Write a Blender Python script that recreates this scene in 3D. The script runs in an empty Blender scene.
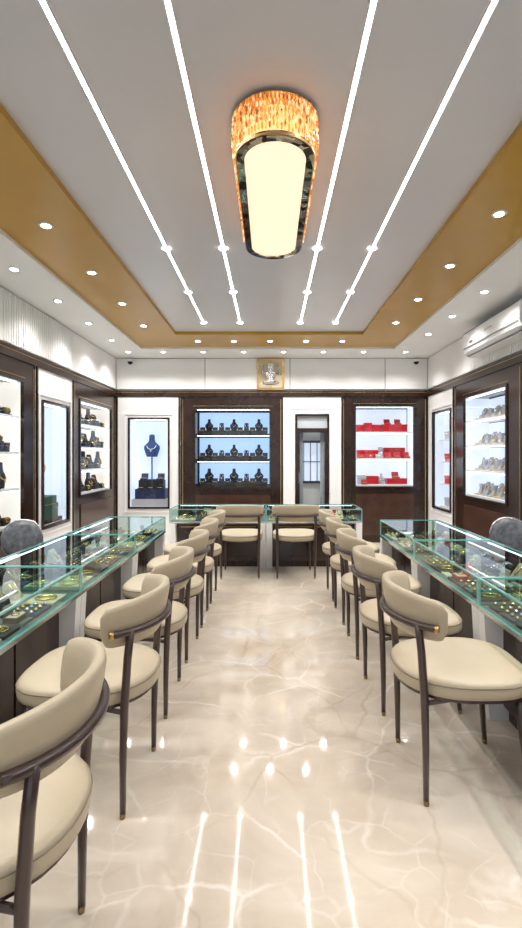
import bpy, math, random
from mathutils import Vector, Matrix
random.seed(7)
scn = bpy.context.scene
try:
    scn.view_settings.view_transform = 'Standard'
    scn.view_settings.look = 'None'
except Exception as e:
    print(e)

# ------------------------------------------------------------------ materials
def newmat(name):
    m = bpy.data.materials.new(name); m.use_nodes = True
    nt = m.node_tree
    return m, nt, nt.nodes['Principled BSDF']

def pm(name, col, rough=0.5, metal=0.0, spec=0.5, coat=0.0, emis=None, es=0.0, var=0.0, vscale=8.0, bump=0.0, bscale=60.0):
    m, nt, p = newmat(name)
    p.inputs['Base Color'].default_value = (*col, 1)
    p.inputs['Roughness'].default_value = rough
    p.inputs['Metallic'].default_value = metal
    p.inputs['Specular IOR Level'].default_value = spec
    p.inputs['Coat Weight'].default_value = coat
    if emis:
        p.inputs['Emission Color'].default_value = (*emis, 1)
        p.inputs['Emission Strength'].default_value = es
    if var > 0:
        tc = nt.nodes.new('ShaderNodeTexCoord')
        n = nt.nodes.new('ShaderNodeTexNoise'); n.inputs['Scale'].default_value = vscale
        n.inputs['Detail'].default_value = 4
        r = nt.nodes.new('ShaderNodeValToRGB')
        r.color_ramp.elements[0].position = 0.3; r.color_ramp.elements[1].position = 0.7
        r.color_ramp.elements[0].color = tuple(c*(1-var) for c in col)+(1,)
        r.color_ramp.elements[1].color = tuple(min(1, c*(1+var)) for c in col)+(1,)
        nt.links.new(tc.outputs['Object'], n.inputs['Vector'])
        nt.links.new(n.outputs['Fac'], r.inputs['Fac'])
        nt.links.new(r.outputs['Color'], p.inputs['Base Color'])
    if bump > 0:
        tc = nt.nodes.new('ShaderNodeTexCoord')
        n = nt.nodes.new('ShaderNodeTexNoise'); n.inputs['Scale'].default_value = bscale
        b = nt.nodes.new('ShaderNodeBump'); b.inputs['Strength'].default_value = bump
        b.inputs['Distance'].default_value = 0.002
        nt.links.new(tc.outputs['Object'], n.inputs['Vector'])
        nt.links.new(n.outputs['Fac'], b.inputs['Height'])
        nt.links.new(b.outputs['Normal'], p.inputs['Normal'])
    return m

def emat(name, col, s):
    m, nt, p = newmat(name)
    p.inputs['Base Color'].default_value = (0.5, 0.5, 0.5, 1)
    p.inputs['Emission Color'].default_value = (*col, 1)
    p.inputs['Emission Strength'].default_value = s
    return m

def glassmat(name, tint, base=0.04):
    m = bpy.data.materials.new(name); m.use_nodes = True
    nt = m.node_tree; nt.nodes.clear()
    o = nt.nodes.new('ShaderNodeOutputMaterial')
    mix = nt.nodes.new('ShaderNodeMixShader')
    t = nt.nodes.new('ShaderNodeBsdfTransparent'); t.inputs['Color'].default_value = (*tint, 1)
    g = nt.nodes.new('ShaderNodeBsdfGlossy'); g.inputs['Roughness'].default_value = 0.01
    lw = nt.nodes.new('ShaderNodeLayerWeight'); lw.inputs['Blend'].default_value = 0.5
    pw = nt.nodes.new('ShaderNodeMath'); pw.operation = 'POWER'; pw.inputs[1].default_value = 5
    ma = nt.nodes.new('ShaderNodeMath'); ma.operation = 'MULTIPLY_ADD'
    ma.inputs[1].default_value = 1-base; ma.inputs[2].default_value = base
    nt.links.new(lw.outputs['Facing'], pw.inputs[0]); nt.links.new(pw.outputs[0], ma.inputs[0])
    nt.links.new(ma.outputs[0], mix.inputs[0]); nt.links.new(t.outputs[0], mix.inputs[1])
    nt.links.new(g.outputs[0], mix.inputs[2]); nt.links.new(mix.outputs[0], o.inputs['Surface'])
    return m

def crystal(name):
    m, nt, p = newmat(name)
    N = nt.nodes.new; L = nt.links.new
    tc = N('ShaderNodeTexCoord')
    mp = N('ShaderNodeMapping'); mp.inputs['Scale'].default_value = (1, 1, .45)
    vo = N('ShaderNodeTexVoronoi'); vo.inputs['Scale'].default_value = 75
    L(tc.outputs['Object'], mp.inputs['Vector']); L(mp.outputs[0], vo.inputs['Vector'])
    sep = N('ShaderNodeSeparateColor'); L(vo.outputs['Color'], sep.inputs[0])
    r = N('ShaderNodeValToRGB')  # sparkle painted as random amber-to-cream cells, in colour and emission
    e = r.color_ramp.elements
    e[0].position = 0.05; e[0].color = (0.30, 0.09, 0.012, 1)
    e[1].position = 0.95; e[1].color = (1.0, 0.80, 0.50, 1)
    a = e.new(.35); a.color = (0.70, 0.27, 0.05, 1)
    a = e.new(.68); a.color = (0.95, 0.46, 0.13, 1)
    L(sep.outputs[0], r.inputs['Fac'])
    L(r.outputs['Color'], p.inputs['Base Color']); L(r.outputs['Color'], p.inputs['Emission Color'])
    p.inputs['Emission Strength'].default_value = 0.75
    p.inputs['Roughness'].default_value = 0.05; p.inputs['Coat Weight'].default_value = 1
    return m

def marble():
    m, nt, p = newmat('cream_marble')
    N = nt.nodes.new; L = nt.links.new
    tc = N('ShaderNodeTexCoord')
    n0 = N('ShaderNodeTexNoise'); n0.inputs['Scale'].default_value = 1.7; n0.inputs['Detail'].default_value = 9
    n0.inputs['Distortion'].default_value = 0.8; n0.inputs['Roughness'].default_value = .62
    L(tc.outputs['Object'], n0.inputs['Vector'])
    cr = N('ShaderNodeValToRGB')
    cr.color_ramp.elements[0].position = 0.3; cr.color_ramp.elements[0].color = (0.56, 0.465, 0.365, 1)
    cr.color_ramp.elements[1].position = 0.7; cr.color_ramp.elements[1].color = (0.72, 0.645, 0.55, 1)
    L(n0.outputs['Fac'], cr.inputs['Fac'])
    nd = N('ShaderNodeTexNoise'); nd.inputs['Scale'].default_value = 1.6; nd.inputs['Detail'].default_value = 6
    L(tc.outputs['Object'], nd.inputs['Vector'])
    vm = N('ShaderNodeVectorMath'); vm.operation = 'SCALE'; vm.inputs['Scale'].default_value = 0.35
    L(nd.outputs['Color'], vm.inputs[0])
    va = N('ShaderNodeVectorMath'); va.operation = 'ADD'
    L(tc.outputs['Object'], va.inputs[0]); L(vm.outputs[0], va.inputs[1])
    prev = cr.outputs['Color']
    for sc, w, col, amt in ((1.9, 0.022, (0.86, 0.82, 0.76), 0.65), (4.2, 0.025, (0.82, 0.77, 0.70), 0.4), (1.3, 0.014, (0.42, 0.31, 0.21), 0.4)):
        vo = N('ShaderNodeTexVoronoi'); vo.feature = 'DISTANCE_TO_EDGE'; vo.inputs['Scale'].default_value = sc
        off = N('ShaderNodeVectorMath'); off.operation = 'ADD'; off.inputs[1].default_value = (sc*3.3, sc*1.7, 0)
        L(va.outputs[0], off.inputs[0]); L(off.outputs[0], vo.inputs['Vector'])
        r = N('ShaderNodeMapRange'); r.inputs['From Min'].default_value = 0; r.inputs['From Max'].default_value = w
        r.inputs['To Min'].default_value = amt; r.inputs['To Max'].default_value = 0
        L(vo.outputs['Distance'], r.inputs['Value'])
        nb = N('ShaderNodeTexNoise'); nb.inputs['Scale'].default_value = 1.7*sc
        L(off.outputs[0], nb.inputs['Vector'])
        rb = N('ShaderNodeMapRange'); rb.inputs['From Min'].default_value = 0.40; rb.inputs['From Max'].default_value = 0.62
        L(nb.outputs['Fac'], rb.inputs['Value'])
        mu = N('ShaderNodeMath'); mu.operation = 'MULTIPLY'
        L(r.outputs[0], mu.inputs[0]); L(rb.outputs[0], mu.inputs[1])
        mx = N('ShaderNodeMix'); mx.data_type = 'RGBA'
        L(mu.outputs[0], mx.inputs['Factor']); L(prev, mx.inputs['A']); mx.inputs['B'].default_value = (*col, 1)
        prev = mx.outputs['Result']
    L(prev, p.inputs['Base Color'])
    p.inputs['Roughness'].default_value = 0.05
    p.inputs['Specular IOR Level'].default_value = 0.5
    return m

def mosaic():
    m, nt, p = newmat('mirror_mosaic')
    N = nt.nodes.new; L = nt.links.new
    tc = N('ShaderNodeTexCoord'); vo = N('ShaderNodeTexVoronoi'); vo.inputs['Scale'].default_value = 26
    L(tc.outputs['Object'], vo.inputs['Vector'])
    r = N('ShaderNodeValToRGB')
    r.color_ramp.elements[0].position = .25; r.color_ramp.elements[1].position = .8
    r.color_ramp.elements[0].color = (0.04, 0.025, 0.02, 1); r.color_ramp.elements[1].color = (0.85, 0.78, 0.68, 1)
    L(vo.outputs['Color'], r.inputs['Fac']); L(r.outputs['Color'], p.inputs['Base Color'])
    p.inputs['Metallic'].default_value = 1; p.inputs['Roughness'].default_value = 0.12
    return m

M = dict(
    floor=marble(), mosaic=mosaic(), crystal=crystal('amber_sparkle_crystal'),
    white=pm('white_paint', (0.85, 0.86, 0.87), 0.45, var=0.02, vscale=2),
    wall=pm('white_laminate', (0.82, 0.82, 0.82), 0.3, var=0.02, vscale=2),
    groove=pm('panel_groove', (0.25, 0.25, 0.26), 0.5),
    ceilc=pm('ceiling_white_shaded', (0.67, 0.66, 0.69), 0.3, var=0.02, vscale=1.5),  # white panel, shade of the recess put into its greyer colour
    gold=pm('gold_paint', (0.50, 0.285, 0.032), 0.3, var=0.05, vscale=2),
    wood=pm('dark_walnut', (0.024, 0.012, 0.009), 0.2, var=0.3, vscale=5),
    wood2=pm('walnut_panel', (0.050, 0.023, 0.015), 0.25, var=0.3, vscale=5),
    brass=pm('brass', (0.62, 0.42, 0.18), 0.3, metal=1),
    dbrass=pm('antique_brass', (0.35, 0.24, 0.12), 0.35, metal=1),
    leather=pm('beige_leather', (0.475, 0.40, 0.285), 0.40, var=0.05, vscale=6, bump=0.25, bscale=220),
    leather2=pm('leather_piping', (0.24, 0.20, 0.14), 0.5),
    leg=pm('brown_lacquered_leg', (0.050, 0.029, 0.025), 0.28, coat=0.3),
    steel=pm('steel', (0.6, 0.6, 0.62), 0.25, metal=1),
    black=pm('black_velvet', (0.008, 0.008, 0.010), 0.7),
    navy=pm('navy_velvet', (0.008, 0.02, 0.07), 0.6),
    blue=pm('royal_blue_velvet', (0.015, 0.06, 0.22), 0.6),
    green=pm('green_velvet', (0.005, 0.06, 0.035), 0.5),
    red=pm('red_box', (0.50, 0.006, 0.012), 0.4),
    cream=pm('cream_suede', (0.55, 0.47, 0.36), 0.7),
    pearl=pm('pearl_suede', (0.48, 0.48, 0.52), 0.5),
    jgold=pm('jewellery_gold', (0.85, 0.58, 0.20), 0.2, metal=1),
    jsilver=pm('jewellery_silver', (0.85, 0.85, 0.88), 0.15, metal=1),
    felt=pm('counter_felt', (0.06, 0.10, 0.095), 0.6),
    tealedge=pm('glass_edge_teal', (0.14, 0.38, 0.35), 0.12, coat=0.6, emis=(0.2, 0.6, 0.55), es=0.12),
    plastic=pm('white_plastic', (0.82, 0.83, 0.84), 0.3),
    grey=pm('grey_plastic', (0.12, 0.12, 0.13), 0.4),
    mesh=pm('chair_mesh', (0.14, 0.15, 0.165), 0.22, coat=0.6, var=.35, vscale=30),
    glass=glassmat('showcase_glass', (0.76, 0.93, 0.90), 0.07),
    clear=glassmat('clear_glass', (0.95, 0.97, 0.97), 0.04),
    led=emat('led_strip', (0.99, 0.98, 1.0), 18),
    spot=emat('downlight_lens', (1.0, 0.97, 0.92), 22),
    bluelit=emat('backlit_panel_blue', (0.38, 0.63, 1.0), 0.98),
    whitelit=emat('backlit_panel_white', (0.70, 0.81, 1.0), 0.86),
    warmlit=emat('backlit_panel_warm', (1.0, 0.94, 0.86), 0.80),
    nichelit=emat('backlit_panel_niche', (0.66, 0.79, 1.0), 0.80),
    shelfled=emat('shelf_led', (0.85, 0.93, 1.0), 6),
    diff=emat('chandelier_diffuser', (1.0, 0.80, 0.53), 0.96),
    core=emat('chandelier_core', (1.0, 0.48, 0.14), 1.4),
    curtain=pm('grey_curtain', (0.45, 0.48, 0.52), 0.8),
)

# ------------------------------------------------------------------ mesh builder
class B:
    def __init__(s): s.v = []; s.f = []; s.m = []; s.s = []; s.mats = []
    def mi(s, mat):
        mat = M[mat]
        if mat not in s.mats: s.mats.append(mat)
        return s.mats.index(mat)
    def add(s, mat, vs, fs, smooth=False):
        o = len(s.v); i = s.mi(mat)
        s.v += [tuple(v) for v in vs]
        for f in fs:
            s.f.append([o+k for k in f]); s.m.append(i); s.s.append(smooth)
    def box(s, mat, x0, x1, y0, y1, z0, z1):
        vs = [(x0,y0,z0),(x1,y0,z0),(x1,y1,z0),(x0,y1,z0),(x0,y0,z1),(x1,y0,z1),(x1,y1,z1),(x0,y1,z1)]
        s.add(mat, vs, [(0,3,2,1),(4,5,6,7),(0,1,5,4),(1,2,6,5),(2,3,7,6),(3,0,4,7)])
    def quad(s, mat, a, b, c, d): s.add(mat, [a,b,c,d], [(0,1,2,3)])
    def rings(s, mat, rings, smooth=True, cap=True, closed=False):
        n = len(rings[0]); vs = [p for r in rings for p in r]; fs = []
        R = len(rings)
        for k in range(R if closed else R-1):
            a = k*n; b = ((k+1) % R)*n
            for i in range(n):
                j = (i+1) % n
                fs.append((a+i, a+j, b+j, b+i))
        if cap and not closed:
            fs.append(tuple(range(n))[::-1]); fs.append(tuple((R-1)*n+i for i in range(n)))
        s.add(mat, vs, fs, smooth)
    def tube(s, mat, pts, r, seg=8, closed=False, smooth=True):
        pts = [Vector(p) for p in pts]; rs = r if isinstance(r, (list, tuple)) else [r]*len(pts)
        R = []
        n = len(pts)
        for i, p in enumerate(pts):
            if closed: t = pts[(i+1) % n]-pts[i-1]
            else: t = pts[min(i+1, n-1)]-pts[max(i-1, 0)]
            t.normalize()
            up = Vector((0,0,1)) if abs(t.z) < 0.9 else Vector((1,0,0))
            a = t.cross(up).normalized(); b = a.cross(t).normalized()
            R.append([p+a*math.cos(2*math.pi*k/seg)*rs[i]+b*math.sin(2*math.pi*k/seg)*rs[i] for k in range(seg)])
        s.rings(mat, R, smooth, not closed, closed)
    def cyl(s, mat, p0, p1, r0, r1=None, seg=12): s.tube(mat, [p0, p1], [r0, r0 if r1 is None else r1], seg)
    def lathe(s, mat, c, prof, seg=14):
        R = [[(c[0]+ru*math.cos(2*math.pi*k/seg), c[1]+rv*math.sin(2*math.pi*k/seg), c[2]+z) for k in range(seg)] for z, ru, rv in prof]
        s.rings(mat, R)
    def prism(s, mat, out, z0, z1, smooth=False):
        s.rings(mat, [[(x,y,z0) for x,y in out],[(x,y,z1) for x,y in out]], smooth)
    def done(s, name, loc=(0,0,0), rot=0.0, parent=None):
        me = bpy.data.meshes.new(name); me.from_pydata(s.v, [], s.f)
        for m in s.mats: me.materials.append(m)
        me.polygons.foreach_set('material_index', s.m)
        me.polygons.foreach_set('use_smooth', s.s)
        me.update()
        ob = bpy.data.objects.new(name, me); scn.collection.objects.link(ob)
        ob.location = loc; ob.rotation_euler = (0,0,rot)
        if parent: ob.parent = parent
        return ob

def dup(ob, loc, rot):
    o = bpy.data.objects.new(ob.name.split('.')[0], ob.data); scn.collection.objects.link(o)
    o.location = loc; o.rotation_euler = (0,0,rot); return o

# ------------------------------------------------------------------ room dims
CH = 1.40
XL, XR, YB, YF = -2.46, 2.52, 7.67, -2.2
DEP = 0.35
XLo, XRo, YBo = XL-DEP, XR+DEP, YB+DEP
ZC, ZG, ZM = 2.95, 2.98, 3.02
ZT = 2.41

b = B(); b.box('floor', XLo-0.1, XRo+0.1, YF-0.1, YBo+0.1, -0.1, 0); b.done('floor')

b = B()
def ringboxes(mat, ox0, ox1, oy0, oy1, ix0, ix1, iy0, iy1, z0, z1):
    b.box(mat, ox0, ix0, oy0, oy1, z0, z1); b.box(mat, ix1, ox1, oy0, oy1, z0, z1)
    b.box(mat, ix0, ix1, oy0, iy0, z0, z1); b.box(mat, ix0, ix1, iy1, oy1, z0, z1)
GO = (-1.88, 1.82, -1.5, 7.0); GI = (-1.24, 1.22, -0.9, 6.3)
ringboxes('white', XLo-0.1, XRo+0.1, YF-0.1, YBo+0.1, *GO, ZC, 3.15)
ringboxes('gold', *GO, *GI, ZG, 3.15)
b.box('ceilc', GI[0], GI[1], GI[2], GI[3], ZM, 3.15)
b.done('ceiling')

def bulkhead(b, length, flutes, joints):
    b.box('groove', 0, length, 0.012, DEP-0.002, ZT, ZC)
    for j0, j1 in zip(joints[:-1], joints[1:]):
        b.box('wall', j0+0.006, j1-0.006, 0.0, 0.012, ZT+0.045, ZC-0.01)
    for (a, c) in flutes:
        u = a
        while u < c:
            b.box('wall', u, u+0.026, -0.010, 0.0, ZT+0.05, ZC-0.015); u += 0.045
    b.box('wood', 0, length, -0.015, DEP-0.002, ZT-0.08, ZT+0.02)
    b.box('brass', 0, length, -0.018, -0.014, ZT-0.012, ZT-0.006)

b = B(); b.box('wall', XLo-0.1, XRo+0.1, YBo, YBo+0.1, 0, ZC); b.done('wall_back')
b = B(); b.box('wall', XLo-0.1, XLo, YF, YBo, 0, ZC); b.done('wall_left')
b = B(); b.box('wall', XRo, XRo+0.1, YF, YBo, 0, ZC); b.done('wall_right')
b = B()
b.box('wall', XLo-0.1, -2.2, YF-0.1, YF, 0, ZC); b.box('wall', 2.2, XRo+0.1, YF-0.1, YF, 0, ZC)
b.box('wall', -2.2, 2.2, YF-0.1, YF, 2.6, ZC); b.box('wall', -2.2, 2.2, YF-0.1, YF, 0, 0.1)  # wide opening shaped to let world light in as fill
b.done('wall_front')
b = B()
for x in (-2.2, -0.75, 0.7, 2.14): b.box('wood', x, x+0.06, YF-0.08, YF-0.02, 0.1, 2.6)
b.box('wood', -2.14, 2.14, YF-0.08, YF-0.02, 2.54, 2.6); b.box('wood', -2.14, 2.14, YF-0.08, YF-0.02, 0.1, 0.16)
b.quad('clear', (-2.14,YF-0.05,0.16),(2.14,YF-0.05,0.16),(2.14,YF-0.05,2.54),(-2.14,YF-0.05,2.54))  # unseen shopfront glazing, added so world light fills the room
b.done('fill_window_1')

b = B(); bulkhead(b, XR-XL, [], [0, 1.42, 2.78, 4.3, XR-XL]); b.done('trim_1', (XL, YB, 0), 0)
LEN = YB-YF
b = B(); bulkhead(b, LEN, [(LEN-3.25, LEN-1.75)], [0, 1.6, LEN-6.5, LEN-4.8, LEN-3.3, LEN-1.7, LEN]); b.done('trim_2', (XL, YF, 0), math.pi/2)
b = B(); bulkhead(b, LEN, [(1.7, 3.2)], [0, 1.65, 3.25, 4.75, 6.45, 8.2, LEN]); b.done('trim_3', (XR, YB, 0), -math.pi/2)

# ------------------------------------------------------------------ merchandise
def bust(b, mat, u, v, z, s=1.0, jew='jgold'):
    pr = [(0,.058,.035),(.03,.068,.036),(.09,.088,.040),(.115,.086,.038),(.14,.062,.034),(.16,.040,.030),(.19,.031,.028),(.235,.030,.026),(.243,.018,.014)]
    b.lathe(mat, (u,v,z), [(a*s, r*s, q*s) for a, r, q in pr], 14)
    if jew:
        pts = []
        for k in range(14):
            t = 2*math.pi*k/14
            pts.append((u+.050*s*math.cos(t), v-(.022-.03*math.sin(t))*s, z+(.125+.045*math.sin(t))*s))
        b.tube(jew, pts, .0055*s, 6, closed=True)
        b.lathe(jew, (u, v-.053*s, z+.07*s), [(-.016*s,.003,.003),(-.006*s,.012*s,.006),(.008*s,.01*s,.006),(.014*s,.002,.002)], 8)

def box_item(b, mat, u0, u1, v0, v1, z0, h, lid=None):
    b.box(mat, u0, u1, v0, v1, z0, z0+h*0.62)
    b.box(mat, u0-.003, u1+.003, v0-.003, v1+.003, z0+h*0.65, z0+h)
    b.box(lid or 'brass', u0+.001, u1-.001, v0+.001, v1-.001, z0+h*0.61, z0+h*0.66)

def openbox(b, mat, u, v, z, s=1.0):
    w = .07*s
    b.box(mat, u-w, u+w, v-.05*s, v+.05*s, z, z+.035*s)
    b.box('cream', u-w+.008, u+w-.008, v-.05*s+.008, v+.05*s-.008, z+.03*s, z+.038*s)
    b.add(mat, [(u-w,v+.05*s,z+.035*s),(u+w,v+.05*s,z+.035*s),(u+w,v+.08*s,z+.13*s),(u-w,v+.08*s,z+.13*s),
                (u-w,v+.065*s,z+.035*s),(u+w,v+.065*s,z+.035*s),(u+w,v+.095*s,z+.13*s),(u-w,v+.095*s,z+.13*s)],
          [(0,1,2,3),(5,4,7,6),(3,2,6,7),(0,3,7,4),(1,5,6,2)])
    b.tube('jgold', [(u+.03*s*math.cos(t*math.pi/5), v+.025*s*math.sin(t*math.pi/5), z+.042*s) for t in range(10)], .005*s, 5, closed=True)

def bangles(b, u, v, z, L, mat='jgold', stand='black'):
    b.box(stand, u-L/2, u+L/2, v-.03, v+.03, z, z+.015)
    b.cyl(stand, (u-L/2, v, z+.045), (u+L/2, v, z+.045), .022, seg=10)
    b.box(stand, u-L/2, u-L/2+.01, v-.012, v+.012, z, z+.045); b.box(stand, u+L/2-.01, u+L/2, v-.012, v+.012, z, z+.045)
    n = int(L/.022)
    for i in range(1, n):
        uu = u-L/2+i*L/n
        b.tube(mat, [(uu, v+.03*math.cos(t*math.pi/5), z+.045+.03*math.sin(t*math.pi/5)) for t in range(10)], .004, 5, closed=True)

def plaque(b, mat, u, v, z, w, h, jew='jsilver'):
    b.add(mat, [(u-w/2,v-.03,z),(u+w/2,v-.03,z),(u+w/2*.8,v+.03,z+h),(u-w/2*.8,v+.03,z+h),
                (u-w/2,v+.05,z),(u+w/2,v+.05,z),(u+w/2*.8,v+.045,z+h),(u-w/2*.8,v+.045,z+h)],
          [(0,1,2,3),(5,4,7,6),(3,2,6,7),(0,3,7,4),(1,5,6,2),(0,4,5,1)])
    pts = []
    for k in range(9):
        t = k/8*2-1
        zz = h*(.3+.6*t*t); vv = v-.03+.06*zz/h-.006
        pts.append((u+t*w*.3, vv, z+zz))
    b.tube(jew, pts, .005, 5)

# ------------------------------------------------------------------ wall cabinets
def frame(b, mat, u0, u1, z0, z1, t, v0, v1):
    b.box(mat, u0-t, u0, v0, v1, z0-t, z1+t); b.box(mat, u1, u1+t, v0, v1, z0-t, z1+t)
    b.box(mat, u0, u1, v0, v1, z1, z1+t); b.box(mat, u0, u1, v0, v1, z0-t, z0)

def carcass(b, mat, W, u0, u1, z0, z1, ztop=ZT-0.082, glow_lining=None):
    e = 0.003
    b.box(mat, e, u0, 0, DEP-e, 0, ztop); b.box(mat, u1, W-e, 0, DEP-e, 0, ztop)
    b.box(mat, u0, u1, 0, DEP-e, z1, ztop); b.box(mat, u0, u1, 0, DEP-e, 0, z0)
    b.box(mat, u0, u1, DEP-.03, DEP-e, z0, z1)
    if glow_lining:
        b.box(glow_lining, u0, u0+.006, .02, DEP-.03, z0, z1); b.box(glow_lining, u1-.006, u1, .02, DEP-.03, z0, z1)  # side walls glow, standing in for light falling on them

def shelf_cab(name, W, u0, u1, z0, z1, n, lit, items, loc, rot, gap=0.012, shelf='plastic'):
    b = B()
    carcass(b, 'wood', W, u0, u1, z0, z1, glow_lining=(None if lit == 'bluelit' else lit))
    b.box('wood2', u0, u1, -0.012, 0, 0.12, z0-0.12)
    frame(b, 'wood', u0, u1, z0, z1, 0.03, -0.014, 0.004)
    for u in (0.03, W-0.042):
        b.box('brass', u, u+0.010, -0.006, 0, 0.05, ZT-0.12)
    b.box('brass', u0-.04, u1+.04, -0.006, 0, z1+.05, z1+.056)
    hh = (z1-z0)/n
    if lit == 'bluelit': gap = .03
    for i in range(n):
        a = z0+i*hh
        b.box(lit, u0+.02, u1-.02, DEP-.042, DEP-.03, a+gap+.01, a+hh-gap)
        b.box('wood' if lit == 'bluelit' else shelf, u0, u1, 0.03, DEP-.03, a-.002, a+.02)
        b.box('shelfled', u0+.02, u1-.02, 0.045, 0.06, a+hh-.010, a+hh-.004)
        items(b, u0+.03, u1-.03, a+.021, hh-.05, i)
    b.quad('clear', (u0,0.01,z0),(u1,0.01,z0),(u1,0.01,z1),(u0,0.01,z1))
    return b.done(name, loc, rot)

def niche_cab(name, W, u0, u1, z0, z1, lit, items, loc, rot):
    b = B()
    carcass(b, 'wall', W, u0, u1, z0, z1, glow_lining=lit)
    frame(b, 'wood', u0, u1, z0, z1, 0.028, -0.02, 0.03)
    frame(b, 'wall', u0-.07, u1+.07, z0-.07, z1+.07, 0.02, -0.012, 0.0)
    b.box('wood', 0.005, 0.03, -0.02, 0, 0, ZT-0.082); b.box('wood', W-0.03, W-.005, -0.02, 0, 0, ZT-0.082)
    b.box(lit, u0+.01, u1-.01, DEP-.04, DEP-.03, z0+.01, z1-.01)
    b.box('shelfled', u0+.06, u1-.06, 0.06, 0.1, z1-.008, z1-.002)
    items(b, u0, u1, z0)
    b.quad('clear', (u0,0.01,z0),(u1,0.01,z0),(u1,0.01,z1),(u0,0.01,z1))
    return b.done(name, loc, rot)

def it_blue(b, u0, u1, z, h, i):
    b.box('black', u0+.02, u1-.02, .09, .26, z, z+.04)
    b.box('black', u0+.02, u1-.02, .17, .26, z+.04, z+.07)
    n = 11
    for k in range(n):
        u = u0+.06+(u1-u0-.12)*k/(n-1)
        if k in (1, 5, 9): bust(b, 'black', u, .215, z+.071, .75 if i else .85, 'jsilver')
        elif k % 2: plaque(b, 'black', u, .2, z+.071, .08, .09+.03*((k+i) % 2))
        else: openbox(b, 'black', u, .13, z+.041, .6)

def it_red(b, u0, u1, z, h, i):
    W = u1-u0
    b.box('plastic', u0, u1, .05, .3, z, z+.006); z += .007
    if i == 2:
        for k, u in enumerate((.07, .20, .33)): box_item(b, 'red', u0+u-.055, u0+u+.06, .14, .26, z, .12+.03*(k % 2), 'red')
        box_item(b, 'red', u0+W*.48, u0+W*.95, .08, .25, z, .12, 'red')
        openbox(b, 'red', u0+W*.60, .17, z+.121, .7); openbox(b, 'red', u0+W*.80, .17, z+.121, .7)
    elif i == 1:
        box_item(b, 'red', u0+.03, u0+W*.42, .14, .27, z, .13, 'red')
        for k in range(6): openbox(b, 'red' if k != 2 else 'pearl', u0+.08+k*.145, .09, z, .75)
        box_item(b, 'red', u0+W*.55, u0+W*.95, .22, .30, z, .17, 'red')
        plaque(b, 'pearl', u0+W*.48, .2, z, .08, .18, 'jsilver')
    else:
        box_item(b, 'pearl', u0+.03, u0+.16, .12, .25, z, .14, 'jgold')
        box_item(b, 'red', u0+.18, u0+.36, .12, .25, z, .13, 'red')
        bust(b, 'pearl', u0+W*.49, .2, z, .7, 'jsilver')
        box_item(b, 'red', u0+W*.58, u0+W*.96, .12, .28, z, .09, 'red')
        openbox(b, 'red', u0+W*.76, .17, z+.091, .8)
        openbox(b, 'red', u0+.12, .07, z, .6)

def it_black(b, u0, u1, z, h, i):
    W = u1-u0; n = max(4, int(W/.18))
    for k in range(n):
        u = u0+W*(k+.5)/n; t = (k+i) % 3
        if t == 0: bust(b, 'black', u, .16, z, min(1.05, h/.25), 'jgold')
        elif t == 1:
            box_item(b, 'black', u-.075, u+.075, .10, .24, z, .09); bangles(b, u, .18, z+.091, .13)
        else:
            plaque(b, 'black', u, .19, z, .15, .2, 'jgold'); bangles(b, u, .10, z, .12)

def it_white(b, u0, u1, z, h, i):
    W = u1-u0; n = 12
    b.box('pearl', u0+.02, u1-.02, .16, .28, z, z+.03)
    for k in range(n):
        u = u0+.05+(W-.10)*k/(n-1); t = (k*3+i) % 4
        if t == 0: box_item(b, 'pearl', u-.035, u+.035, .18, .25, z+.031, .10, 'jsilver')
        elif t == 1: bust(b, 'pearl' if k % 2 else 'cream', u, .22, z+.031, .5, 'jsilver')
        elif t == 2: plaque(b, 'pearl', u, .21, z+.031, .07, .11, 'jgold')
        else: plaque(b, 'pearl', u, .21, z+.031, .07, .13, 'jsilver')
        if k % 2: openbox(b, 'cream' if k % 3 else 'pearl', u, .10, z, .5)

def ni_blue(b, u0, u1, z0):
    c = (u0+u1)/2
    b.box('pearl', u0+.01, u1-.01, .05, .31, z0, z0+.12)
    z0 += .121
    b.box('navy', c-.24, c+.24, .06, .3, z0, z0+.16); b.box('black', c-.2, c+.2, .12, .3, z0+.161, z0+.30)
    b.lathe('blue', (c, .2, z0+.301), [(0,.1,.07),(.012,.1,.07),(.016,.012,.012),(.38,.012,.012),(.382,.03,.02)], 14)
    bust(b, 'blue', c, .2, z0+.68, 1.5, 'jsilver')
    for k in (-.15, 0, .15): openbox(b, 'black', c+k, .085, z0+.161, .6)
    openbox(b, 'navy', c-.13, .2, z0+.301, .8); openbox(b, 'navy', c+.14, .2, z0+.301, .8)

def ni_green(b, u0, u1, z0):
    c = (u0+u1)/2
    b.box('wood', u0+.04, u1-.04, .05, .3, z0, z0+.05)
    box_item(b, 'green', c-.22, c+.12, .05, .22, z0+.051, .26, 'jgold')
    b.lathe('wood', (c, .2, z0+.311), [(0,.08,.06),(.02,.08,.06),(.03,.02,.02),(.2,.02,.02),(.205,.05,.04)], 12)
    bust(b, 'cream', c+.0, .2, z0+.516, 1.3, 'jgold')
    box_item(b, 'green', c+.17, c+.28, .1, .22, z0+.051, .16, 'jgold')

def ni_red(b, u0, u1, z0):
    for i in range(4):
        z = z0+.02+i*.33
        b.box('plastic', u0, u1, .08, .31, z-.015, z)
        c = (u0+u1)/2
        box_item(b, 'red' if i in (1, 2) else 'pearl', c-.22, c-.02, .12, .26, z+.001, .12, 'jgold')
        box_item(b, 'red', c+.18, c+.28, .10, .2, z+.001, .10, 'red')
        bust(b, 'pearl', c+.08, .2, z+.001, .85, 'jgold')

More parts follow.
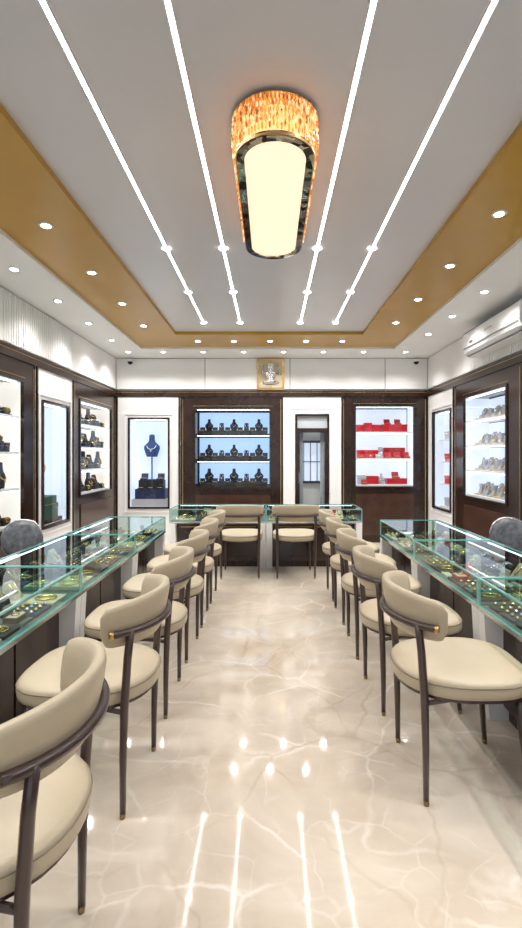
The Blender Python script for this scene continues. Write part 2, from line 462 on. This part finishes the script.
niche_cab('niche_display_cabinet', 1.03, .22, .83, .57, 1.97, 'nichelit', ni_blue, (XL, YB, 0), 0)
shelf_cab('display_cabinet', 1.64, .24, 1.44, .88, 2.13, 3, 'bluelit', it_blue, (XL+1.03, YB, 0), 0)
shelf_cab('display_cabinet', XR-1.14, .23, 1.15, .90, 2.17, 3, 'whitelit', it_red, (1.14, YB, 0), 0)
W0 = XL+1.03+1.64; WD = 1.14-W0
b = B()
b.box('wall', .003, .19, 0, DEP-.003, 0, ZT-.082); b.box('wall', .74, WD-.003, 0, DEP-.003, 0, ZT-.082)
b.box('wall', .19, .74, 0, DEP-.003, 2.06, ZT-.082)
frame(b, 'wall', .10, .83, .12, 2.14, .015, -.01, 0)
b.done('door_wall_panel', (W0, YB, 0))  # white wall panel section around the door
b = B()
b.box('wood', .195, .225, -.01, .06, 0, 2.05); b.box('wood', .705, .735, -.01, .06, 0, 2.05); b.box('wood', .225, .705, -.01, .06, 2.02, 2.05)
b.box('wood', .225, .705, .01, .05, 1.80, 1.83)
b.box('curtain', .225, .705, .028, .034, 1.83, 2.02)
b.box('wood', .225, .265, .01, .05, .0, 1.80); b.box('wood', .665, .705, .01, .05, .0, 1.80)
b.box('wood', .265, .665, .01, .05, .0, .55); b.box('wood', .265, .665, .01, .05, 1.76, 1.80)
b.quad('clear', (.265,.03,.55),(.665,.03,.55),(.665,.03,1.76),(.265,.03,1.76))
b.box('steel', .25, .258, -.02, .01, .95, 1.12)
b.done('door_1', (W0, YB, 0))
b = B()
N = 12
for (a, c) in ((.235, .325), (.605, .695)):
    top = [(a+(c-a)*k/N, .15+.02*math.sin(k*1.9), 1.95) for k in range(N+1)]; bot = [(x, y, .02) for x, y, z in top]
    b.add('curtain', top+bot, [(k, k+1, N+2+k, N+1+k) for k in range(N)], True)
b.cyl('steel', (.2,.15,1.96), (.73,.15,1.96), .01)
b.done('curtain', (W0, YB, 0))
b = B()
b.box('wood', .24, .69, .29, .33, .93, .97); b.box('wood', .24, .69, .29, .33, 1.60, 1.64)
for x in (.24, .345, .455, .565, .67): b.box('wood', x, x+.012, .29, .33, .97, 1.60)
b.box('wood', .24, .69, .3, .325, 1.28, 1.295)
b.box('nichelit', .25, .68, .325, .333, .97, 1.60)
b.box('shelfled', .3, .6, .2, .23, 1.99, 2.0)  # extra LED added to light the recess behind the door
b.done('window_2', (W0, YB, 0))

# left wall
shelf_cab('display_cabinet', 1.66, .22, 1.42, .88, 2.10, 4, 'warmlit', it_black, (XL, 6.0, 0), math.pi/2)
niche_cab('niche_display_cabinet', .97, .16, .81, .62, 1.97, 'nichelit', ni_green, (XL, 5.03, 0), math.pi/2)
shelf_cab('display_cabinet', 1.66, .2, 1.40, .70, 2.12, 4, 'warmlit', it_black, (XL, 3.37, 0), math.pi/2)
niche_cab('niche_display_cabinet', .97, .16, .81, .62, 1.97, 'nichelit', ni_blue, (XL, 2.4, 0), math.pi/2)
shelf_cab('display_cabinet', 1.66, .2, 1.40, .70, 2.12, 4, 'warmlit', it_black, (XL, .74, 0), math.pi/2)
b = B(); b.box('wood', 0, 2.9, 0, DEP-.003, 0, ZT-.082); b.box('wood2', .1, 1.4, -.012, 0, .15, 2.2); b.box('wood2', 1.5, 2.8, -.012, 0, .15, 2.2); b.done('trim_5', (XL, -2.17, 0), math.pi/2)
# right wall, origin at far end
niche_cab('niche_display_cabinet', 1.12, .28, .98, .62, 2.03, 'nichelit', ni_red, (XR, YB-.0, 0), -math.pi/2)
shelf_cab('display_cabinet', 1.75, .32, 1.43, .88, 2.13, 4, 'whitelit', it_white, (XR, YB-1.12, 0), -math.pi/2)
b = B(); b.box('wood', 0, .9, 0, DEP-.003, 0, ZT-.082); b.box('wood2', .1, .8, -.012, 0, .15, 2.2); b.box('brass', .05, .06, -.006, 0, .05, 2.3); b.done('trim_6', (XR, YB-2.88, 0), -math.pi/2)
shelf_cab('display_cabinet', 1.66, .2, 1.45, .88, 2.13, 4, 'whitelit', it_white, (XR, YB-3.78, 0), -math.pi/2)
niche_cab('niche_display_cabinet', .97, .16, .81, .62, 1.97, 'nichelit', ni_red, (XR, YB-5.44, 0), -math.pi/2)
b = B(); b.box('wood', 0, 3.4, 0, DEP-.003, 0, ZT-.082); b.box('wood2', .1, 1.6, -.012, 0, .15, 2.2); b.box('wood2', 1.7, 3.3, -.012, 0, .15, 2.2); b.done('trim_7', (XR, YB-6.42, 0), -math.pi/2)

# ------------------------------------------------------------------ counters
HC = 0.735; HB = 0.575
def counter(L, seed, loc, rot, depth=0.6):
    rnd = random.Random(seed); b = B(); D = depth
    b.box('wood2', .08, L-.08, .10, D-.04, .08, HB-.015)
    b.box('wood', .08, L-.08, .13, D-.06, 0, .08)
    for k in range(2):
        u0 = .12+k*(L-.22)/2; u1 = u0+(L-.22)/2-.02
        b.box('wood', u0, u1, .092, .10, .12, HB-.06)
        b.box('brass', u0, u1, .088, .093, HB-.075, HB-.068)
    for u in (.002, L-.077):
        b.add('white', [(u,.03,0),(u+.075,.03,0),(u+.075,D-.03,0),(u,D-.03,0),(u,.0,HB-.015),(u+.075,.0,HB-.015),(u+.075,D-.03,HB-.015),(u,D-.03,HB-.015)],
              [(0,3,2,1),(4,5,6,7),(0,1,5,4),(1,2,6,5),(2,3,7,6),(3,0,4,7)])
    b.box('steel', .001, L-.001, 0, D, HB-.015, HB+.004)
    b.box('felt', .01, L-.01, .015, D-.02, HB+.004, HB+.010)
    b.box('wood', .001, L-.001, D-.025, D, HB+.004, HC-.008)
    e = .010
    for a in ((.001,L-.001,0,e,HC-e,HC),(.001,L-.001,D-e,D,HC-e,HC),(.001,.001+e,e,D-e,HC-e,HC),(L-.001-e,L-.001,e,D-e,HC-e,HC),
              (.001,.001+e,0,e,HB+.004,HC-e),(L-.001-e,L-.001,0,e,HB+.004,HC-e),(.001+e,L-.001-e,0,e,HB+.004,HB+.012)):
        b.box('tealedge', *a)
    z0, z1 = HB+.006, HC-.004
    b.quad('glass', (.005,.004,z0),(L-.005,.004,z0),(L-.005,.004,z1),(.005,.004,z1))
    b.quad('glass', (.005,.004,z1),(L-.005,.004,z1),(L-.005,D-.004,z1),(.005,D-.004,z1))
    for u in (.005, L-.005): b.quad('glass', (u,.004,z0),(u,D-.02,z0),(u,D-.02,z1),(u,.004,z1))
    b.box('shelfled', .03, L-.03, D-.033, D-.027, HC-.020, HC-.014)
    z = HB+.011; u = .04
    while u < L-.13:
        w = rnd.choice((.12, .15, .19)); w = min(w, L-.035-u)
        for (v0, v1) in ((.04, .20), (.22, .37), (.39, .55)):
            v1 = min(v1, D-.05)
            mat = rnd.choice(('black','black','cream','felt','navy','black','cream'))
            b.box(mat, u, u+w-.015, v0, v1, z, z+.014)
            cu, cv = u+w/2-.008, (v0+v1)/2
            t = rnd.random()
            if t < .3:
                n = max(2, int(w/.045))
                for i in range(n):
                    for j in range(3):
                        b.lathe(rnd.choice(('jgold','jgold','jsilver')), (u+.018+i*(w-.05)/max(1, n-1), v0+.03+j*.045, z+.014), [(0,.008,.008),(.010,.011,.011),(.018,.005,.005)], 6)
            elif t < .58:
                for r in (.03, .048):
                    rr = min(r, w/2-.02)
                    b.tube('jgold', [(cu+rr*math.cos(k*math.pi/6), cv+rr*1.2*math.sin(k*math.pi/6), z+.02) for k in range(12)], .0045, 5, closed=True)
            elif t < .76:
                bangles(b, cu, cv, z+.015, w-.035, rnd.choice(('jgold','jsilver')), 'black')
            elif t < .88:
                plaque(b, rnd.choice(('black','cream')), cu, cv, z+.015, .09, .09, 'jgold')
            else:
                openbox(b, rnd.choice(('black','red','cream')), cu, cv-.02, z+.015, .7)
        u += w+.006
    return b.done('glass_display_counter', loc, rot)

XC = 1.13
SEG = 1.16
y = 5.2
for i in range(5):
    counter(SEG-.004, 10+i, (-XC, y-SEG*(i+1), 0), math.pi/2, .6)
for i in range(5):
    counter(SEG-.004, 30+i, (XC, 4.93-SEG*i, 0), -math.pi/2, .6)
for i in range(2):
    counter(1.19-.004, 50+i, (-1.24+1.19*i, 5.90, 0), 0, .6)

# ------------------------------------------------------------------ chairs
def make_chair():
    b = B()
    def outline(s, dx=0):
        pts = []
        for k in range(40):
            t = 2*math.pi*k/40; c, sn = math.cos(t), math.sin(t)
            n = 3.2 if c > 0 else 2.3
            r = (abs(c)**n+abs(sn)**n)**(-1/n)
            pts.append(((.265 if c > 0 else .285)*s*r*c+dx, .256*s*r*sn))
        return pts
    layers = [(.95,.432),(.99,.439),(1.0,.454),(1.0,.476),(.99,.490),(.965,.499),(.9,.504),(.6,.508),(.3,.509),(.05,.509)]
    b.rings('leather', [[(x,y,z) for x,y in outline(s)] for s, z in layers])
    b.tube('leather2', [(x,y,.484) for x,y in outline(.995)], .0035, 5, closed=True)
    b.prism('leg', outline(.95), .420, .433)
    cx, ax, ay = -.055, .225, .262
    def arc(th, z, off=0.0):
        lean = (z-.70)*.20
        r = lean+off
        return (cx-(ax+r)*math.cos(th), (ay+r)*math.sin(th), z)
    T = math.radians(70); n = 30; R = []
    zc, hh, th = .750, .098, .023
    def end(k):
        u = abs(2*k/n-1)
        d = (1-u)*T*ay/.04
        return 1 if d > 1 else math.sqrt(max(0, 1-(1-d)**2))
    for k in range(n+1):
        a = -T+2*T*k/n
        e = end(k)
        u = abs(2*k/n-1)
        t2 = th*(0.25+.75*e)
        hs = (0.5+.5*e)
        ring = []
        for j in range(18):
            p = 2*math.pi*j/18; c, s = math.cos(p), math.sin(p)
            q = (abs(c)**4+abs(s)**4)**(-.25)
            hz = hh*hs*((1-.30*u**2.2) if s > 0 else (1-.12*u**2))
            ring.append(arc(a, zc+hz*q*s, t2*q*c))
        R.append(ring)
    b.rings('leather', R)
    T2 = math.radians(60); zr = .722
    pts = [arc(-T2+2*T2*k/24, zr, .036) for k in range(25)]
    b.tube('leg', pts, .0150, 10)
    for sgn in (-1, 1):
        p = Vector(arc(sgn*T2, zr, .036)); q = Vector(arc(sgn*(T2+.055), zr, .036))
        b.cyl('brass', p, q, .0158, .0158, 12)
        p = Vector(arc(sgn*(T2+.02), zr, .036)); b.cyl('brass', p, Vector(arc(sgn*(T2+.02), zr, .012)), .008, .008, 8)
        top = Vector(arc(sgn*math.radians(46), zr+.008, .036)); ft = Vector((-.205, sgn*.212, 0))
        mid = ft.lerp(top, .6)+Vector((.012, 0, 0))
        L3 = ft.lerp(top, .03)
        b.tube('leg', [L3, ft.lerp(top, .3)+Vector((.008,0,0)), mid, ft.lerp(top, .85)+Vector((.008,0,0)), top], [.0115, .014, .0165, .016, .015], 10)
        b.tube('dbrass', [ft, L3], [.0105, .0118], 10)
        t2 = Vector((.175, sgn*.185, .42)); f2 = Vector((.215, sgn*.205, 0)); m2 = f2.lerp(t2, .05)
        b.tube('leg', [m2, t2], [.0115, .016], 10); b.tube('dbrass', [f2, m2], [.0105, .0118], 10)
        lp = ft.lerp(top, .56)+Vector((.012,0,0))
        b.tube('leg', [lp, (-.10, sgn*.19, .412), (.175, sgn*.185, .410)], .010, 8)
    b.tube('leg', [Vector((-.10,-.19,.412)), Vector((-.10,.19,.412))], .010, 8)
    b.tube('leg', [Vector((.175,-.185,.410)), Vector((.175,.185,.410))], .010, 8)
    return b

ch = make_chair()
first = None
places = []
for k, yy in enumerate((1.245, 2.07, 2.76, 3.45, 4.10, 4.74)):
    r = (.07, -.04, .02, -.02, .02, 0)[k]
    places.append((-.768 if k == 0 else -.765, yy, math.pi+r))
for k, yy in enumerate((2.13, 2.80, 3.50, 4.18, 4.80)):
    places.append((.83-(0.0 if k == 0 else .02), yy, (0, .03, -.02, .02, 0)[k]))
places.append((-.34, 5.63, math.pi/2)); places.append((.29, 5.63, math.pi/2+.03))
for (x, yy, r) in places:
    if first is None: first = ch.done('upholstered_dining_chair', (x, yy, 0), r)
    else: dup(first, (x, yy, 0), r)

def office():
    b = B()
    for k in range(5):
        a = 2*math.pi*k/5
        b.tube('grey', [(0,0,.09),(.27*math.cos(a),.27*math.sin(a),.065)], [.022,.014], 8)
        c = (.27*math.cos(a), .27*math.sin(a))
        b.cyl('black', (c[0]-.012,c[1],.03), (c[0]+.012,c[1],.03), .03, seg=12)
    b.cyl('steel', (0,0,.09), (0,0,.43), .022)
    out = [(.2*(abs(math.cos(t))**.6)*(1 if math.cos(t)>0 else -1), .2*(abs(math.sin(t))**.6)*(1 if math.sin(t)>0 else -1)) for t in [2*math.pi*k/28 for k in range(28)]]
    b.rings('black', [[(x*s,y*s,z) for x,y in out] for s, z in ((.9,.42),(1,.44),(1,.47),(.9,.49),(.3,.495))])
    b.tube('grey', [(0,.1,.43),(0,.24,.45),(0,.25,.56)], .018, 8)
    zc = .67
    def ring(s, dy):
        o = []
        for k in range(32):
            t = 2*math.pi*k/32; x = .16*s*(abs(math.cos(t))**.9)*(1 if math.cos(t)>0 else -1); z = zc+.17*s*(abs(math.sin(t))**.9)*(1 if math.sin(t)>0 else -1)
            o.append((x, .24+.06*(z-zc)-x*x*.9+dy, z))
        return o
    b.rings('mesh', [ring(.05, .022), ring(.5, .02), ring(.85, .016), ring(.98, .008), ring(1.0, 0), ring(.97, -.008), ring(.6, -.012), ring(.05, -.012)])
    b.tube('steel', ring(1.0, 0), .008, 8, closed=True)
    return b
oc = office().done('office_chair', (-2.07, 3.9, 0), .25)
dup(oc, (2.07, 4.05, 0), -.25)

# ------------------------------------------------------------------ chandelier
def cap(w, l, n=20):
    r = w/2; h = l/2-r; pts = []
    for k in range(n+1):
        t = math.pi*k/n; pts.append((r*math.cos(t), h+r*math.sin(t)))
    for k in range(n+1):
        t = math.pi+math.pi*k/n; pts.append((r*math.cos(t), -h+r*math.sin(t)))
    return pts
def resample(pts, step):
    out = []; n = len(pts); acc = 0
    for i in range(n):
        a = Vector(pts[i]); c = Vector(pts[(i+1) % n]); d = (c-a).length
        if d < 1e-6: continue
        t = -acc
        while True:
            t += step
            if t > d: break
            out.append(tuple(a.lerp(c, t/d)))
        acc = (d-(t-step))
    return out
b = B()
zb, zt = 2.82, 3.005
b.prism('brass', cap(.36, 1.33), 2.99, ZM)
b.prism('core', cap(.32, 1.29), 2.86, 2.975)
b.prism('diff', cap(.295, 1.265), zb+.004, 2.858)
def capring(mat, wo, lo, wi, li, z0, z1):
    o, i = cap(wo, lo), cap(wi, li)
    b.rings(mat, [[(x,y,z0) for x,y in o],[(x,y,z1) for x,y in o],[(x,y,z1) for x,y in i],[(x,y,z0) for x,y in i]], False, False, True)
capring('mosaic', .375, 1.345, .297, 1.267, zb-.004, zb+.022)
capring('brass', .384, 1.354, .373, 1.343, zb, zb+.014)
capring('brass', .415, 1.385, .36, 1.33, zt-.006, zt-.002)
rc = random.Random(3)
for (w, l, za, z2, r, st) in ((.372, 1.342, zb+.020, zt-.01, .0060, .0175), (.410, 1.380, zb+.045, zt-.004, .0062, .0185)):
    for (x, y) in resample(cap(w, l, 40), st):
        zz = za+rc.uniform(-.006, .022)
        nseg = 4; P = []; Rr = []
        for q in range(nseg):
            za_ = zz+(z2-zz)*q/nseg; zb_ = zz+(z2-zz)*(q+1)/nseg
            P += [(x,y,za_+.001),(x,y,za_+.010),(x,y,zb_-.008)]; Rr += [.0016, r, r*.9]
        P.append((x,y,z2)); Rr.append(.002)
        b.tube('crystal', P, Rr, 6, smooth=False)
b.done('crystal_chandelier', (.025, 2.80, 0))

# ------------------------------------------------------------------ LED profiles & downlights
lx = (-.81, -.365, .37, .80)
b = B()
for x in lx:
    b.box('plastic', x-.017, x-.010, -.6, 5.85, ZM-.006, ZM); b.box('plastic', x+.010, x+.017, -.6, 5.85, ZM-.006, ZM)
    b.box('led', x-.010, x+.010, -.6, 5.85, ZM-.004, ZM)
    for yy in (.2, 1.6, 3.76, 4.77, 5.87):
        b.lathe('spot', (x, yy, ZM), [(-.010,.027,.027),(-.007,.034,.034),(0,.034,.034)], 6)
b.done('led_strip_light')

emp = bpy.data.objects.new('recessed_downlights', None); scn.collection.objects.link(emp)
dl = []
for i in range(9): dl.append((-2.13, -.1+.82*i+.0, ZC)); dl.append((2.03, -.25+.8*i, ZC))
for i in range(8): dl.append((-1.54, .0+.85*i-.1+.0, ZG)); dl.append((1.5, -.3+.86*i, ZG))
for x in (-1.0, -.5, 0, .5, 1.0): dl.append((x, 6.65, ZG))
for x in (-2.13, -1.6, -1.0, -.4, .2, .8, 1.4, 2.03): dl.append((x, 7.2, ZC))
b = B()
for (x, y, z) in dl:
    b.lathe('plastic', (x,y,z), [(-.006,.047,.047),(0,.05,.05)], 16)
    b.lathe('spot', (x,y,z), [(-.009,.030,.030),(-.005,.032,.032)], 16)
    ld = bpy.data.lights.new('downlight_lamp', 'SPOT'); ld.energy = 38 if y < 6 else 42; ld.color = (1, .97, .93)
    ld.spot_size = math.radians(132); ld.spot_blend = .8; ld.shadow_soft_size = .03
    lo = bpy.data.objects.new('downlight_lamp', ld); scn.collection.objects.link(lo)
    lo.location = (x, y, z-.02); lo.parent = emp
b.done('downlight_trims', parent=emp)

# ------------------------------------------------------------------ AC, emblem, cameras
b = B()
prof = [(0,0),(0,.30),(-.16,.30),(-.205,.27),(-.215,.10),(-.19,.035),(-.12,0)]
L0 = 1.3
vs = [(x, 0, z) for x, z in prof]+[(x, L0, z) for x, z in prof]; n = len(prof)
b.add('plastic', vs, [tuple(range(n)), tuple(range(2*n-1, n-1, -1))]+[(i, n+i, n+(i+1) % n, (i+1) % n) for i in range(n)])
b.box('grey', -.185, -.13, .06, L0-.06, -.002, .006)
b.add('plastic', [(-.205,.06,.045),(-.205,L0-.06,.045),(-.15,L0-.06,-.012),(-.15,.06,-.012),(-.2,.06,.05),(-.2,L0-.06,.05),(-.145,L0-.06,-.007),(-.145,.06,-.007)],
      [(0,1,2,3),(7,6,5,4),(0,4,5,1),(3,2,6,7)])
for i in range(12): b.box('grey', -.15, -.02, .05+i*.1, .12+i*.1, .299, .302)
b.box('grey', -.214, -.209, .02, L0-.02, .266, .272)
b.box('grey', -.2165, -.19, .03, L0-.03, .086, .096)
b.box('steel', -.2165, -.214, .55, .72, .17, .19)
b.box('grey', -.2165, -.212, L0-.28, L0-.2, .12, .15)
b.done('air_conditioner', (XR-.01, 4.42, 2.56))

b = B()
b.box('brass', 0, .44, -.03, -.002, 0, .50)
b.box('cream', .04, .40, -.036, -.028, .04, .46)
for k in range(8):
    a = 2*math.pi*k/8; b.lathe('jgold', (.22+.17*math.cos(a)*.98, -.036, .25+.19*math.sin(a)), [(-.02,.004,.004),(0,.016,.01),(.02,.004,.004)], 8)
b.lathe('jsilver', (.22,-.05,.10), [(0,.10,.015),(.03,.11,.02),(.06,.05,.02),(.10,.075,.02),(.17,.085,.025),(.2,.045,.02),(.22,.05,.03),(.27,.04,.03),(.3,.06,.02),(.33,.02,.01)], 16)
for sgn in (-1, 1):
    b.tube('jsilver', [(.22+sgn*.05,-.05,.28),(.22+sgn*.12,-.05,.25),(.22+sgn*.13,-.05,.33)], .014, 8)
b.done('deity_plaque', (-.21, YB-.001, 2.435))

for (x, y) in ((-2.2, 7.55), (2.3, 7.55)):
    b = B()
    b.box('plastic', -.035, .035, .07, .11, -.09, -.02)
    b.cyl('plastic', (0,.08,-.05), (0,.02,-.06), .018)
    b.lathe('plastic', (0,0,-.06), [(-.005,.045,.045),(.02,.045,.045),(.035,.02,.02)], 16)
    b.lathe('black', (0,0,-.065), [(-.042,.005,.005),(-.038,.02,.02),(-.022,.036,.036),(0,.042,.042)], 16)
    b.done('security_camera', (x, y, ZC-.02))

# ------------------------------------------------------------------ world, camera
w = bpy.data.worlds.new('world'); scn.world = w; w.use_nodes = True
bg = w.node_tree.nodes['Background']; bg.inputs[0].default_value = (.85, .9, 1, 1); bg.inputs[1].default_value = 1.2

cd = bpy.data.cameras.new('camera'); cam = bpy.data.objects.new('camera', cd); scn.collection.objects.link(cam)
cam.location = (0, 0, CH); cam.rotation_euler = (math.pi/2, 0, 0)
cd.sensor_fit = 'AUTO'; cd.sensor_width = 36; cd.lens = 480/928*36
cd.shift_x = -9/928; cd.shift_y = -9/928; cd.clip_start = .05
scn.camera = cam
